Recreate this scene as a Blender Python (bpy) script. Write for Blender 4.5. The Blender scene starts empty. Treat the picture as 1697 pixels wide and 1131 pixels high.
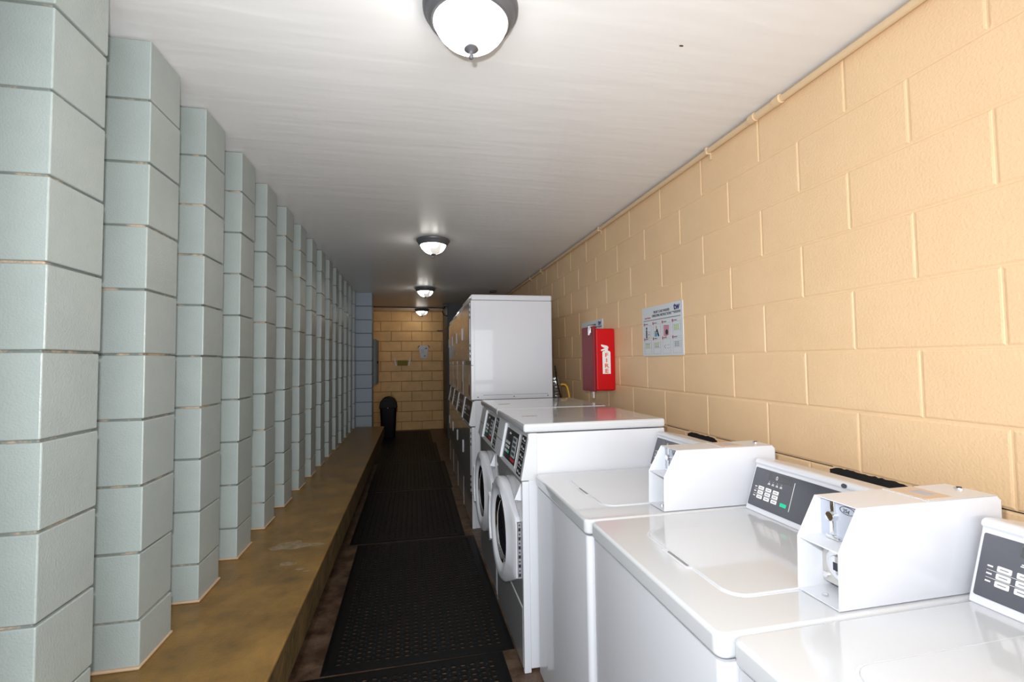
import bpy, bmesh, math, random
from mathutils import Vector, Matrix

# ------------------------------------------------------------------ camera
S = bpy.context.scene
C = S.collection
CZ = 1.36
F_PX, YAW, PITCH, ROLL = 775.35, 0.2083, 0.0438, -0.0126


def setup_camera():
    cy, sy = math.cos(YAW), math.sin(YAW)
    cp, sp = math.cos(PITCH), math.sin(PITCH)
    cr, sr = math.cos(ROLL), math.sin(ROLL)

    def back(x, y2, z2):
        y = y2 * cp - z2 * sp
        z = y2 * sp + z2 * cp
        return Vector((x * cy + y * sy, -x * sy + y * cy, z))
    right = back(cr, 0, sr)
    up = back(-sr, 0, cr)
    fwd = back(0, 1, 0)
    cam = bpy.data.cameras.new('camera')
    o = bpy.data.objects.new('camera', cam)
    m = Matrix((right, up, -fwd)).transposed().to_4x4()
    m.translation = (0, 0, CZ)
    o.matrix_world = m
    cam.sensor_width = 36
    cam.lens = F_PX / 1697 * 36
    cam.clip_start = 0.02
    C.objects.link(o)
    S.camera = o


setup_camera()

# ------------------------------------------------------------------ world, light, exposure
w = bpy.data.worlds.new('sky')
S.world = w
w.use_nodes = True
bg = w.node_tree.nodes['Background']
bg.inputs[0].default_value = (0.86, 0.93, 1.0, 1)
bg.inputs[1].default_value = 0.52
S.view_settings.view_transform = 'Standard'
S.view_settings.look = 'None'
S.view_settings.exposure = 0.0
S.view_settings.gamma = 1
S.view_settings.use_curve_mapping = False


def area(name, loc, target, sx, sy, power, col):
    l = bpy.data.lights.new(name, 'AREA')
    l.shape = 'RECTANGLE'
    l.size, l.size_y, l.energy, l.color = sx, sy, power, col
    o = bpy.data.objects.new(name, l)
    o.location = loc
    o.rotation_euler = (Vector(target) - Vector(loc)).to_track_quat('-Z', 'Y').to_euler()
    C.objects.link(o)
    return o


# on-camera flash (its shadows show on the ceiling past each lamp)
area('camera_flash', (-0.055, 0.03, CZ + 0.15), (0.50, 3.0, 1.55), 0.05, 0.04, 27, (0.97, 0.985, 1.0))
# daylight coming in through the open end of the corridor behind the camera
area('daylight_open_end', (-1.3, -2.3, 1.05), (0.6, 3.0, 1.5), 2.6, 2.0, 85, (0.90, 0.95, 1.0))
area('daylight_open_end_right', (1.2, -2.9, 1.1), (-0.4, 3.0, 1.4), 2.4, 2.0, 110, (0.90, 0.95, 1.0))


# ------------------------------------------------------------------ materials
def sock(n, names):
    for k in names:
        if k in n.inputs:
            return n.inputs[k]


def mat(name, col, rough=0.5, metal=0.0, bump=0.0, bscale=100.0, bdist=0.002, var=None, vscale=4.0,
        coat=0.0, emit=None, estr=0.0, alpha=None, spec=None, trans=0.0, stretch=None, vramp=(0.35, 0.65),
        rough_var=0.0):
    m = bpy.data.materials.new(name)
    m.use_nodes = True
    nt = m.node_tree
    b = nt.nodes['Principled BSDF']
    b.inputs['Base Color'].default_value = (*col, 1)
    b.inputs['Roughness'].default_value = rough
    b.inputs['Metallic'].default_value = metal
    if spec is not None:
        sock(b, ['Specular IOR Level', 'Specular']).default_value = spec
    if coat:
        sock(b, ['Coat Weight', 'Clearcoat']).default_value = coat
        sock(b, ['Coat Roughness', 'Clearcoat Roughness']).default_value = 0.04
    if trans:
        sock(b, ['Transmission Weight', 'Transmission']).default_value = trans
    if emit:
        sock(b, ['Emission Color', 'Emission']).default_value = (*emit, 1)
        b.inputs['Emission Strength'].default_value = estr
    if alpha is not None:
        b.inputs['Alpha'].default_value = alpha
    tc = nt.nodes.new('ShaderNodeTexCoord')
    src = tc.outputs['Object']
    if stretch:
        mp = nt.nodes.new('ShaderNodeMapping')
        mp.inputs['Scale'].default_value = stretch
        nt.links.new(src, mp.inputs['Vector'])
        src = mp.outputs['Vector']
    if bump:
        n = nt.nodes.new('ShaderNodeTexNoise')
        n.inputs['Scale'].default_value = bscale
        n.inputs['Detail'].default_value = 2
        bp = nt.nodes.new('ShaderNodeBump')
        bp.inputs['Strength'].default_value = bump
        bp.inputs['Distance'].default_value = bdist
        nt.links.new(src, n.inputs['Vector'])
        nt.links.new(n.outputs['Fac'], bp.inputs['Height'])
        nt.links.new(bp.outputs['Normal'], b.inputs['Normal'])
    if var:
        n2 = nt.nodes.new('ShaderNodeTexNoise')
        n2.inputs['Scale'].default_value = vscale
        n2.inputs['Detail'].default_value = 9
        n2.inputs['Roughness'].default_value = 0.68
        r = nt.nodes.new('ShaderNodeValToRGB')
        r.color_ramp.elements[0].position = vramp[0]
        r.color_ramp.elements[1].position = vramp[1]
        r.color_ramp.elements[0].color = (*col, 1)
        r.color_ramp.elements[1].color = (*var, 1)
        nt.links.new(src, n2.inputs['Vector'])
        nt.links.new(n2.outputs['Fac'], r.inputs['Fac'])
        nt.links.new(r.outputs['Color'], b.inputs['Base Color'])
        if rough_var:
            mr = nt.nodes.new('ShaderNodeMapRange')
            mr.inputs['To Min'].default_value = rough - rough_var
            mr.inputs['To Max'].default_value = rough + rough_var
            nt.links.new(n2.outputs['Fac'], mr.inputs['Value'])
            nt.links.new(mr.outputs['Result'], b.inputs['Roughness'])
    return m


M = {}
M['peach'] = mat('peach_block_paint', (0.84, 0.585, 0.345), 0.42, bump=0.4, bscale=130, bdist=0.003,
                 var=(0.80, 0.55, 0.32), vscale=3)
M['peach_far'] = mat('ochre_block_paint', (0.88, 0.52, 0.17), 0.38, bump=0.5, bscale=120, bdist=0.004,
                     var=(0.74, 0.43, 0.14), vscale=5)
M['bead'] = mat('tan_mortar_bead', (0.50, 0.36, 0.24), 0.8, bump=0.6, bscale=60)
M['grime'] = mat('grimy_ochre_mortar', (0.30, 0.16, 0.05), 0.6)
M['grey_block'] = mat('grey_green_block_paint', (0.362, 0.405, 0.386), 0.26, bump=0.5, bscale=200, bdist=0.002,
                      var=(0.335, 0.378, 0.36), vscale=6)
M['mortar'] = mat('tan_mortar', (0.50, 0.36, 0.25), 0.8, var=(0.17, 0.19, 0.17), vscale=9, bump=0.5, bscale=80,
                  vramp=(0.40, 0.50))
M['bluegrey'] = mat('blue_grey_block_paint', (0.30, 0.35, 0.40), 0.5, bump=0.5, bscale=150, bdist=0.004)
M['darkgrey'] = mat('unlit_grey_and_joint', (0.055, 0.065, 0.075), 0.5, bump=0.3, bscale=120)  # right pier's lack of light put into the grey; also dark pier joints
M['ceiling'] = mat('white_ceiling_paint', (0.87, 0.86, 0.855), 0.34, bump=0.25, bscale=5, bdist=0.01,
                   stretch=(0.35, 2.6, 1), spec=0.35)
M['floor'] = mat('worn_brown_concrete', (0.055, 0.031, 0.018), 0.42, spec=0.35, bump=0.3, bscale=40, var=(0.22, 0.145, 0.095),
                 vscale=9, rough_var=0.12, vramp=(0.40, 0.72))
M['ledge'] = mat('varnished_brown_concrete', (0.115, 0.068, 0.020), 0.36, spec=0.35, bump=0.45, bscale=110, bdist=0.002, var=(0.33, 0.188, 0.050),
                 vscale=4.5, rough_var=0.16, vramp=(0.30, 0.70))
M['ledge_face'] = mat('dark_concrete_edge', (0.055, 0.036, 0.015), 0.6, bump=0.8, bscale=35, bdist=0.006, var=(0.12, 0.075, 0.026),
                      vscale=9, spec=0.2)  # front face of the ledge, darker and rougher than its top
M['white'] = mat('white_enamel', (0.67, 0.68, 0.72), 0.30, coat=0.35)
M['gloss'] = mat('glossy_white_enamel', (0.60, 0.615, 0.635), 0.14, coat=0.6)
M['fascia'] = mat('silver_white_plastic', (0.62, 0.63, 0.64), 0.28, coat=0.2)
M['steel'] = mat('brushed_steel', (0.46, 0.46, 0.47), 0.30, metal=0.35, coat=1.0)
M['chrome'] = mat('chrome', (0.8, 0.8, 0.8), 0.08, metal=1.0)
M['dull_metal'] = mat('zinc_plate', (0.62, 0.60, 0.56), 0.35, metal=0.8)
M['screen'] = mat('charcoal_panel_film', (0.075, 0.078, 0.095), 0.28, bump=0.15, bscale=60)
M['black'] = mat('black_panel_film', (0.018, 0.018, 0.02), 0.3)
M['key'] = mat('white_key', (0.85, 0.85, 0.83), 0.5)
M['green'] = mat('green_key', (0.0, 0.62, 0.33), 0.4)
M['plate'] = mat('grey_coin_plate', (0.42, 0.45, 0.52), 0.4)
M['ink'] = mat('dark_ink', (0.03, 0.03, 0.05), 0.6)
M['greyink'] = mat('grey_ink', (0.25, 0.25, 0.27), 0.6)
M['redink'] = mat('red_ink', (0.45, 0.02, 0.03), 0.6)
M['blueink'] = mat('navy_ink', (0.03, 0.04, 0.16), 0.6)
M['skyink'] = mat('blue_ink', (0.10, 0.32, 0.50), 0.6)
M['pinkink'] = mat('pink_ink', (0.55, 0.25, 0.32), 0.6)
M['limeink'] = mat('lime_ink', (0.35, 0.50, 0.08), 0.6)
M['skinink'] = mat('tan_ink', (0.55, 0.34, 0.18), 0.6)
M['paper'] = mat('white_sign_board', (0.66, 0.69, 0.72), 0.5)
M['red'] = mat('red_plastic', (0.56, 0.001, 0.004), 0.4, spec=0.25)
M['redclear'] = mat('dark_red_cover', (0.22, 0.010, 0.018), 0.42, spec=0.25)
M['orange'] = mat('orange_lettering', (0.75, 0.13, 0.03), 0.5)
M['stickerwhite'] = mat('white_sticker', (0.82, 0.80, 0.80), 0.5)
M['rubber'] = mat('black_rubber', (0.004, 0.004, 0.0045), 0.5, spec=0.25, bump=0.4, bscale=90, bdist=0.002)
M['blackplastic'] = mat('black_plastic', (0.003, 0.003, 0.0035), 0.5, spec=0.2)
M['glassdark'] = mat('dark_door_glass', (0.012, 0.014, 0.02), 0.06, coat=1.0)
M['bronze'] = mat('dark_bronze', (0.12, 0.12, 0.13), 0.42, metal=0.3)
M['lampglass'] = mat('lit_alabaster_glass', (0.8, 0.8, 0.78), 0.25, var=(0.6, 0.6, 0.55), vscale=4.5,
                     emit=(1.0, 0.95, 0.88), estr=3.2)
nt = M['lampglass'].node_tree
mr = nt.nodes.new('ShaderNodeMapRange')
mr.inputs['From Min'].default_value, mr.inputs['From Max'].default_value = 0.50, 0.64
mr.inputs['To Min'].default_value, mr.inputs['To Max'].default_value = 0.5, 24.0
nz_ = [n for n in nt.nodes if n.type == 'TEX_NOISE'][0]
nz_.inputs['Detail'].default_value = 2
nt.links.new(nz_.outputs['Fac'], mr.inputs['Value'])
nt.links.new(mr.outputs['Result'], nt.nodes['Principled BSDF'].inputs['Emission Strength'])
M['conduit'] = mat('painted_conduit', (0.74, 0.54, 0.33), 0.45, bump=0.3, bscale=60)
M['conduit_dark'] = mat('dark_conduit', (0.06, 0.05, 0.045), 0.5)
M['panelgrey'] = mat('grey_green_enamel', (0.14, 0.17, 0.17), 0.4)
M['foil'] = mat('crumpled_foil_duct', (0.45, 0.45, 0.44), 0.3, metal=1.0, bump=1.0, bscale=45, bdist=0.01)
M['yellow'] = mat('yellow_gas_hose', (0.75, 0.42, 0.02), 0.4)
M['olive'] = mat('olive_paper', (0.24, 0.20, 0.015), 0.7, spec=0.1)
M['acrylic'] = mat('clear_acrylic', (0.4, 0.4, 0.36), 0.3, alpha=0.04, spec=0.1)
M['brownlabel'] = mat('tan_foil_label', (0.62, 0.46, 0.34), 0.35)
M['shadowgap'] = mat('dark_gap_shade', (0.01, 0.009, 0.009), 0.9, bump=0.8, bscale=60)
M['outside'] = mat('outside_concrete', (0.36, 0.36, 0.34), 0.8, var=(0.30, 0.31, 0.29))
M['chalk'] = mat('pale_worn_patch', (0.34, 0.27, 0.18), 0.55, var=(0.20, 0.14, 0.06), vscale=30)
M['tape'] = mat('black_tape', (0.01, 0.01, 0.01), 0.4)


# ------------------------------------------------------------------ mesh helpers
class MB:
    def __init__(s):
        s.v, s.f, s.m = [], [], []

    def add(s, vs, fs, mi=0):
        b = len(s.v)
        s.v += [tuple(v) for v in vs]
        s.f += [tuple(b + i for i in f) for f in fs]
        s.m += [mi] * len(fs)
        return s

    def box(s, x0, x1, y0, y1, z0, z1, mi=0):
        vs = [(x0, y0, z0), (x1, y0, z0), (x1, y1, z0), (x0, y1, z0), (x0, y0, z1), (x1, y0, z1), (x1, y1, z1), (x0, y1, z1)]
        return s.add(vs, [(0, 3, 2, 1), (4, 5, 6, 7), (0, 1, 5, 4), (1, 2, 6, 5), (2, 3, 7, 6), (3, 0, 4, 7)], mi)

    def prism_y(s, prof, y0, y1, mi=0):
        """profile of (x,z) extruded along y"""
        n = len(prof)
        a = sum(prof[i][0] * prof[(i + 1) % n][1] - prof[(i + 1) % n][0] * prof[i][1] for i in range(n))
        if a < 0:
            prof = prof[::-1]
        vs = [(x, y0, z) for x, z in prof] + [(x, y1, z) for x, z in prof]
        fs = [tuple(range(n)), tuple(range(2 * n - 1, n - 1, -1))]
        fs += [(i + n, (i + 1) % n + n, (i + 1) % n, i) for i in range(n)]
        return s.add(vs, fs, mi)

    def frame_prism(s, Mx, prof, d0, d1, mi=0):
        """profile (u,v) extruded along local w from d0 to d1 in the frame matrix Mx"""
        n = len(prof)
        a = sum(prof[i][0] * prof[(i + 1) % n][1] - prof[(i + 1) % n][0] * prof[i][1] for i in range(n))
        if a < 0:
            prof = prof[::-1]
        vs = [Mx @ Vector((u, v, d0)) for u, v in prof] + [Mx @ Vector((u, v, d1)) for u, v in prof]
        fs = [tuple(range(n - 1, -1, -1)), tuple(range(n, 2 * n))]
        fs += [(i, (i + 1) % n, (i + 1) % n + n, i + n) for i in range(n)]
        return s.add(vs, fs, mi)

    def lathe(s, prof, n=40, c=(0, 0, 0), mi=0):
        b = []
        for r, z in prof:
            for i in range(n):
                a = 2 * math.pi * i / n
                b.append((c[0] + r * math.cos(a), c[1] + r * math.sin(a), c[2] + z))
        fs = []
        for j in range(len(prof) - 1):
            for i in range(n):
                fs.append((j * n + i, j * n + (i + 1) % n, (j + 1) * n + (i + 1) % n, (j + 1) * n + i))
        return s.add(b, fs, mi)

    def tube(s, pts, r, n=8, mi=0):
        pts = [Vector(p) for p in pts]
        vs, fs = [], []
        for k, p in enumerate(pts):
            t = (pts[min(k + 1, len(pts) - 1)] - pts[max(k - 1, 0)]).normalized()
            u = t.orthogonal().normalized() if abs(t.z) > 0.95 else t.cross(Vector((0, 0, 1))).normalized()
            v = t.cross(u).normalized()
            rr = r[k] if isinstance(r, (list, tuple)) else r
            for i in range(n):
                a = 2 * math.pi * i / n
                vs.append(p + u * math.cos(a) * rr + v * math.sin(a) * rr)
        for k in range(len(pts) - 1):
            for i in range(n):
                fs.append((k * n + i, k * n + (i + 1) % n, (k + 1) * n + (i + 1) % n, (k + 1) * n + i))
        fs.append(tuple(range(n - 1, -1, -1)))
        fs.append(tuple(range((len(pts) - 1) * n, len(pts) * n)))
        return s.add(vs, fs, mi)

    def build(s, name, mats, parent=None, bevel=0.0, seg=2, smooth=False, angle=35, label=None):
        me = bpy.data.meshes.new(name)
        me.from_pydata(s.v, [], s.f)
        if not isinstance(mats, (list, tuple)):
            mats = [mats]
        for m in mats:
            me.materials.append(m)
        for p, mi in zip(me.polygons, s.m):
            p.material_index = mi
        bm = bmesh.new()
        bm.from_mesh(me)
        bmesh.ops.recalc_face_normals(bm, faces=bm.faces)
        bm.to_mesh(me)
        bm.free()
        o = bpy.data.objects.new(name, me)
        C.objects.link(o)
        if parent:
            o.parent = parent
        if bevel:
            b = o.modifiers.new('bevel', 'BEVEL')
            b.width, b.segments, b.limit_method, b.angle_limit = bevel, seg, 'ANGLE', math.radians(30)
            b.harden_normals = False
        if smooth or bevel:
            for p in me.polygons:
                p.use_smooth = True
            if bevel:
                o.modifiers.new('wn', 'WEIGHTED_NORMAL').keep_sharp = True
            else:
                try:
                    me.set_sharp_from_angle(angle=math.radians(angle))
                except Exception:
                    pass
        if label:
            o['label'] = label
        return o


def thing(name, label, cat, loc=(0, 0, 0), group=None, rz=0.0):
    o = bpy.data.objects.new(name, None)
    o.empty_display_size = 0.05
    o.location = loc
    o.rotation_euler = (0, 0, rz)
    C.objects.link(o)
    o['label'] = label
    o['category'] = cat
    if group:
        o['group'] = group
    return o


def tag(o, label, cat, group=None):
    o['label'] = label
    o['category'] = cat
    if group:
        o['group'] = group
    return o


def struct(o):
    o['kind'] = 'structure'
    return o


def copy_tree(o, parent=None):
    c = o.copy()
    C.objects.link(c)
    c.parent = parent
    for ch in list(o.children):
        copy_tree(ch, c)
    return c


def rrect(x0, x1, y0, y1, r, n=5):
    pts = []
    for cx, cy, a0 in ((x1 - r, y1 - r, 0), (x0 + r, y1 - r, 90), (x0 + r, y0 + r, 180), (x1 - r, y0 + r, 270)):
        for k in range(n + 1):
            a = math.radians(a0 + 90 * k / n)
            pts.append((cx + r * math.cos(a), cy + r * math.sin(a)))
    return pts


def frame(origin, xa, ya):
    xa, ya = Vector(xa).normalized(), Vector(ya).normalized()
    za = xa.cross(ya)
    m = Matrix((xa, ya, za)).transposed().to_4x4()
    m.translation = Vector(origin)
    return m


FONT_CACHE = {}


def text_into(mb, Mx, txt, u, v, size, mi=0, sx=1.0, align='LEFT', bold=0.0, extr=0.0004, spacing=1.0):
    """adds the lettering of txt to mb in the frame Mx, baseline at u,v"""
    cu = bpy.data.curves.new('lettering', 'FONT')
    cu.body = txt
    cu.size = size
    cu.align_x = align
    cu.extrude = extr
    cu.offset = bold * size
    cu.space_character = spacing
    cu.resolution_u = 2
    o = bpy.data.objects.new('lettering', cu)
    C.objects.link(o)
    dg = bpy.context.evaluated_depsgraph_get()
    me = bpy.data.meshes.new_from_object(o.evaluated_get(dg))
    vs = [Mx @ Vector((u + p.co.x * sx, v + p.co.y, p.co.z + extr)) for p in me.vertices]
    fs = [tuple(p.vertices) for p in me.polygons]
    mb.add(vs, fs, mi)
    bpy.data.objects.remove(o)
    bpy.data.curves.remove(cu)
    bpy.data.meshes.remove(me)


def quad(mb, Mx, u0, u1, v0, v1, d=0.0006, mi=0, d0=0.0):
    mb.frame_prism(Mx, [(u0, v0), (u1, v0), (u1, v1), (u0, v1)], d0, d, mi)


def block_rows(mb, Mx, ulen, zs, offs, L=0.4064, g=0.003, dep=0.003, sl=0.003, mi=0, bmi=None):
    """running-bond block faces; zs = joint heights from low to high, offs(i) = joint offset of course i"""
    for i in range(len(zs) - 1):
        z0, z1 = zs[i], zs[i + 1]
        o = offs(i)
        js = [0.0]
        k = math.floor(-o / L)
        while o + k * L < ulen:
            if o + k * L > 0.02:
                js.append(o + k * L)
            k += 1
        if ulen - js[-1] < 0.02:
            js.pop()
        js.append(ulen)
        for a, b in zip(js[:-1], js[1:]):
            gu = g * 0.8
            o4 = [(a + gu, z0 + g), (b - gu, z0 + g), (b - gu, z1 - g), (a + gu, z1 - g)]
            s2 = sl
            i4 = [(a + gu + s2, z0 + g + s2), (b - gu - s2, z0 + g + s2), (b - gu - s2, z1 - g - s2), (a + gu + s2, z1 - g - s2)]
            vs = [Mx @ Vector((p[0], p[1], -dep)) for p in o4] + \
                 [Mx @ Vector((p[0] + (0.0012 if 0 < 1 else 0) * (1 if k2 in (0, 3) else -1) * -1, p[1], -0.001)) for k2, p in enumerate(i4)] + \
                 [Mx @ Vector((p[0] + (0.003 if k2 in (0, 3) else -0.003), p[1] + (0.003 if k2 < 2 else -0.003), 0)) for k2, p in enumerate(i4)]
            fs = []
            for q in range(4):
                r = (q + 1) % 4
                fs.append((q, r, r + 4, q + 4))
                fs.append((q + 4, r + 4, r + 8, q + 8))
            fs.append((8, 9, 10, 11))
            mb.add(vs, fs, mi)
    quad(mb, Mx, 0, ulen, zs[0], zs[-1], d=-dep, d0=-0.15, mi=mi if bmi is None else bmi)


H = 0.2032
Z0R = 2.195                     # top bed joint of the right wall
CEIL = 2.409
YEND = 9.75
XR = 1.4446
YN = -0.9                       # open near end of the corridor

# ------------------------------------------------------------------ structure
o = struct(MB().box(-0.90, 1.7, YN, YEND + 0.2, -0.12, 0.0).build('floor', M['floor']))
o = struct(MB().box(-14, 14, -12, 16, -0.30, -0.13).build('ground_outside', M['outside']))
o = struct(MB().box(-2.2, 1.7, YN, YEND + 0.2, CEIL, CEIL + 0.2).build('ceiling', M['ceiling']))

zs = sorted([Z0R - i * H for i in range(0, 10)] + [0.0, CEIL])
zs = [zs[0]] + [z for z in zs[1:-1] if 0.03 < z < CEIL - 0.03] + [zs[-1]]
nz = len(zs) - 1
# wall_right: joint offset of the top course at Y = 0.885
Mr = frame((XR, YEND, 0), (0, -1, 0), (0, 0, 1))
mb = MB()


def off_r(i):
    row = nz - 1 - i            # 0 = top course
    y = 0.885 + (row % 2) * H
    return (YEND - y) % 0.4064


block_rows(mb, Mr, YEND - YN, zs, off_r)
struct(mb.build('wall_right', M['peach']))
# shade inside the open bed joint behind the washer consoles, painted as black patches
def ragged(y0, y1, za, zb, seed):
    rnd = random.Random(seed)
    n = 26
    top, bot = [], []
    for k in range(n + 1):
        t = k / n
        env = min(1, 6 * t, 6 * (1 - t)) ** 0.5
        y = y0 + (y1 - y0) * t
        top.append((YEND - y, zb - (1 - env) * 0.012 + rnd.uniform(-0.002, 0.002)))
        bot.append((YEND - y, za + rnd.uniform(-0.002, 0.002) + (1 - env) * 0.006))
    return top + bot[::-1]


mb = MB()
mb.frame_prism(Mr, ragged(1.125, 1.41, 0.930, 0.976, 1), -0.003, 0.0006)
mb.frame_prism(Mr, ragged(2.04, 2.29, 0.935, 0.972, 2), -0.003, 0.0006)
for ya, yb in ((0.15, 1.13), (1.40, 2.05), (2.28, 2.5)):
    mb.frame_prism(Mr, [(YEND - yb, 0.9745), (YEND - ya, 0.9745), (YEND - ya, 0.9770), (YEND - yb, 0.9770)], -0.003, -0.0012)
struct(mb.build('trim_1', M['shadowgap']))['label'] = 'black patches painting the shade inside the open mortar joint in the peach wall behind the top-loading washers'

ch = MB()
blob_c = [(0.881 + 0.008 * math.cos(k), 1.368 + 0.004 * math.sin(k * 1.0)) for k in (0, 1, 2, 3, 4, 5)]
ch.frame_prism(frame((0, 0, CEIL - 0.0012), (1, 0, 0), (0, 1, 0)), blob_c, 0, 0.001)
ch.build('paint_chip', mat('brown_chip', (0.10, 0.05, 0.02), 0.7), bpy.data.objects['ceiling'])

# wall_far
Mf = frame((-1.2, YEND, 0), (1, 0, 0), (0, 0, 1))
mb = MB()
zf = sorted([2.205 - i * H for i in range(0, 11)] + [0.0, CEIL])
zf = [0.0] + [z for z in zf if 0.03 < z < CEIL - 0.03] + [CEIL]
nf = len(zf) - 1
block_rows(mb, Mf, 1.2 + XR, zf, lambda i: (1.2 - 0.03 + ((nf - 1 - i) % 2) * H) % 0.4064, g=0.0035, dep=0.006, bmi=1)
struct(mb.build('wall_far', [M['peach_far'], M['grime']]))
# wall_left stub past the end pier
Ml = frame((-0.83, 7.46, 0), (0, 1, 0), (0, 0, 1))
mb = MB()
block_rows(mb, Ml, YEND - 7.46, zf, lambda i: (i % 2) * H, g=0.0035, dep=0.006, bmi=1)
struct(mb.build('wall_left', [M['peach_far'], M['grime']]))

# raised concrete ledge the pillars stand on
mb = MB()
mb.box(-1.36, -0.42, YN, 7.12, 0.29, 0.44)
led = struct(mb.build('concrete_ledge', M['ledge'], bevel=0.008))
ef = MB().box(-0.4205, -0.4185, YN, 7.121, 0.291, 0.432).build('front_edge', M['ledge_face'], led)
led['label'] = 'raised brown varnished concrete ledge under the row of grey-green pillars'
mb = MB()
rnd = random.Random(5)


def blob(mb, cx, cy, rx, ry, z, n=60, seed=0, amp=0.30):
    r = random.Random(seed)
    ph = [r.uniform(0, 6.28) for _ in range(6)]
    pts = []
    for k in range(n):
        a = 2 * math.pi * k / n
        q = 1 + amp * (0.5 * math.sin(2 * a + ph[0]) + 0.4 * math.sin(3 * a + ph[1]) + 0.35 * math.sin(5 * a + ph[2]) + 0.2 * math.sin(9 * a + ph[3]))
        pts.append((cx + rx * q * math.cos(a), cy + ry * q * math.sin(a)))
    mb.frame_prism(frame((0, 0, z), (1, 0, 0), (0, 1, 0)), pts, 0, 0.0004)


blob(mb, -0.615, 2.60, 0.075, 0.06, 0.44, seed=3)
blob(mb, -0.50, 2.59, 0.05, 0.022, 0.4403, seed=4)
blob(mb, -0.50, 2.30, 0.02, 0.008, 0.44, seed=6)
blob(mb, -0.47, 2.27, 0.012, 0.006, 0.4403, seed=8)
blob(mb, -0.57, 2.37, 0.035, 0.02, 0.44, seed=9)
mb.build('worn_patch', M['chalk'], led, label='pale worn patches on the ledge')
struct(MB().box(-1.25, -0.66, YN, 7.05, 0, 0.29).build('wall_left_base', M['ledge']))
# blue-grey end pier, wall run behind it
def block_pier(name, x0, x1, y0, y1, z0, z1, joints, m, mm, gap=0.005, bev=0.004, inset=0.006):
    mb = MB()
    js = [z0] + [z for z in sorted(joints) if z0 + 0.03 < z < z1 - 0.03] + [z1]
    for a, b in zip(js[:-1], js[1:]):
        mb.box(x0, x1, y0, y1, a + (gap / 2 if a > z0 else 0), b - (gap / 2 if b < z1 else 0), 0)
    mb.box(x0 + inset, x1 - inset, y0 + inset, y1 - inset, z0, z1, 1)
    return mb.build(name, [m, mm], bevel=bev, seg=2)


jl = [2.21 - i * H for i in range(12)]
pier = block_pier('block_pier', -1.20, -0.60, 7.22, 7.46, 0.0, CEIL, jl + [0.18], M['bluegrey'], M['darkgrey'], gap=0.009)
pier.name = 'wall_left_pier'
struct(pier)
dp = block_pier('wall_right_pier', 0.60, XR - 0.01, 8.5, YEND - 0.01, 0.0, CEIL, jl + [0.18], M['darkgrey'], M['darkgrey'])
struct(dp)

# ------------------------------------------------------------------ block pillars
ords = ['nearest the camera, cut off by the left edge of the photo', 'second from the camera',
        'third from the camera', 'fourth from the camera', 'fifth from the camera', 'sixth from the camera',
        'seventh from the camera', 'eighth from the camera', 'ninth from the camera', 'sixth from the far end',
        'fifth from the far end', 'fourth from the far end', 'third from the far end',
        'second from the far end', 'last of the row, against the wide end pier']
for k in range(0, 16):  # first pillar stands out of view, added to shade the second
    y0 = 1.667 + 0.4085 * (k - 2)
    mb = MB()
    js = [0.444] + [z for z in sorted(jl) if 0.47 < z < CEIL - 0.03] + [CEIL - 0.001]
    rr = random.Random(k)
    X1, D = -0.8204, 0.40
    for a, b in zip(js[:-1], js[1:]):
        jx, jy = rr.uniform(-0.002, 0.002), rr.uniform(-0.002, 0.002)
        mb.box(X1 - D, X1 + jx, y0 + jy, y0 + 0.195, a + 0.003, b - 0.003, 0)
    mb.box(X1 - D + 0.009, X1 - 0.009, y0 + 0.006, y0 + 0.186, 0.444, CEIL - 0.001, 1)
    mb.box(X1 - D - 0.003, X1 + 0.006, y0 - 0.006, y0 + 0.199, 0.4402, 0.4500, 2)
    o = mb.build('block_pillar', [M['grey_block'], M['mortar'], M['bead']], bevel=0.004, seg=2)
    tag(o, 'grey-green painted concrete block pillar on the ledge, ' + (ords[k - 1] if k else 'beside the camera, out of view, added to shade the next one'), 'pillar', 'block pillars along the ledge')

# ------------------------------------------------------------------ ceiling lamps
def make_lamp(label, y):
    t = thing('ceiling_lamp', label, 'lamp', (0.17, y, CEIL - 0.001), 'dome ceiling lamps')
    MB().lathe([(0.0, 0), (0.138, 0), (0.141, -0.004), (0.140, -0.014), (0.134, -0.022), (0.130, -0.026), (0.128, -0.034),
                (0.121, -0.042), (0.117, -0.048), (0.111, -0.050), (0.107, -0.047), (0.107, -0.02)], 56).build('mounting_ring', M['bronze'], t, smooth=True)
    MB().lathe([(0.108, -0.046), (0.107, -0.054), (0.102, -0.066), (0.093, -0.080), (0.080, -0.094), (0.063, -0.107), (0.044, -0.117),
                (0.026, -0.123), (0.002, -0.125)], 56).build('glass_bowl', M['lampglass'], t, smooth=True, angle=80)
    MB().lathe([(0.001, -0.120), (0.019, -0.121), (0.021, -0.127), (0.015, -0.132), (0.009, -0.136), (0.0055, -0.141),
                (0.007, -0.145), (0.0075, -0.150), (0.005, -0.155), (0.001, -0.157)], 24).build('finial', M['bronze'], t, smooth=True, angle=60)
    return t


make_lamp('bronze-rimmed dome ceiling lamp nearest the camera, cut by the top edge', 1.335)
make_lamp('bronze-rimmed dome ceiling lamp, second from the camera', 4.01)
make_lamp('small-looking dome ceiling lamp, third from the camera', 6.66)
make_lamp('dome ceiling lamp farthest away, just before the far wall', 9.31)

# ------------------------------------------------------------------ machines
def slope_frame(x0, z0, x1, z1, ytop):
    """frame on a sloped -X facing panel: u runs toward the camera (-y), v up the slope"""
    return frame((x0, ytop, z0), (0, -1, 0), (x1 - x0, 0, z1 - z0))


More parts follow.
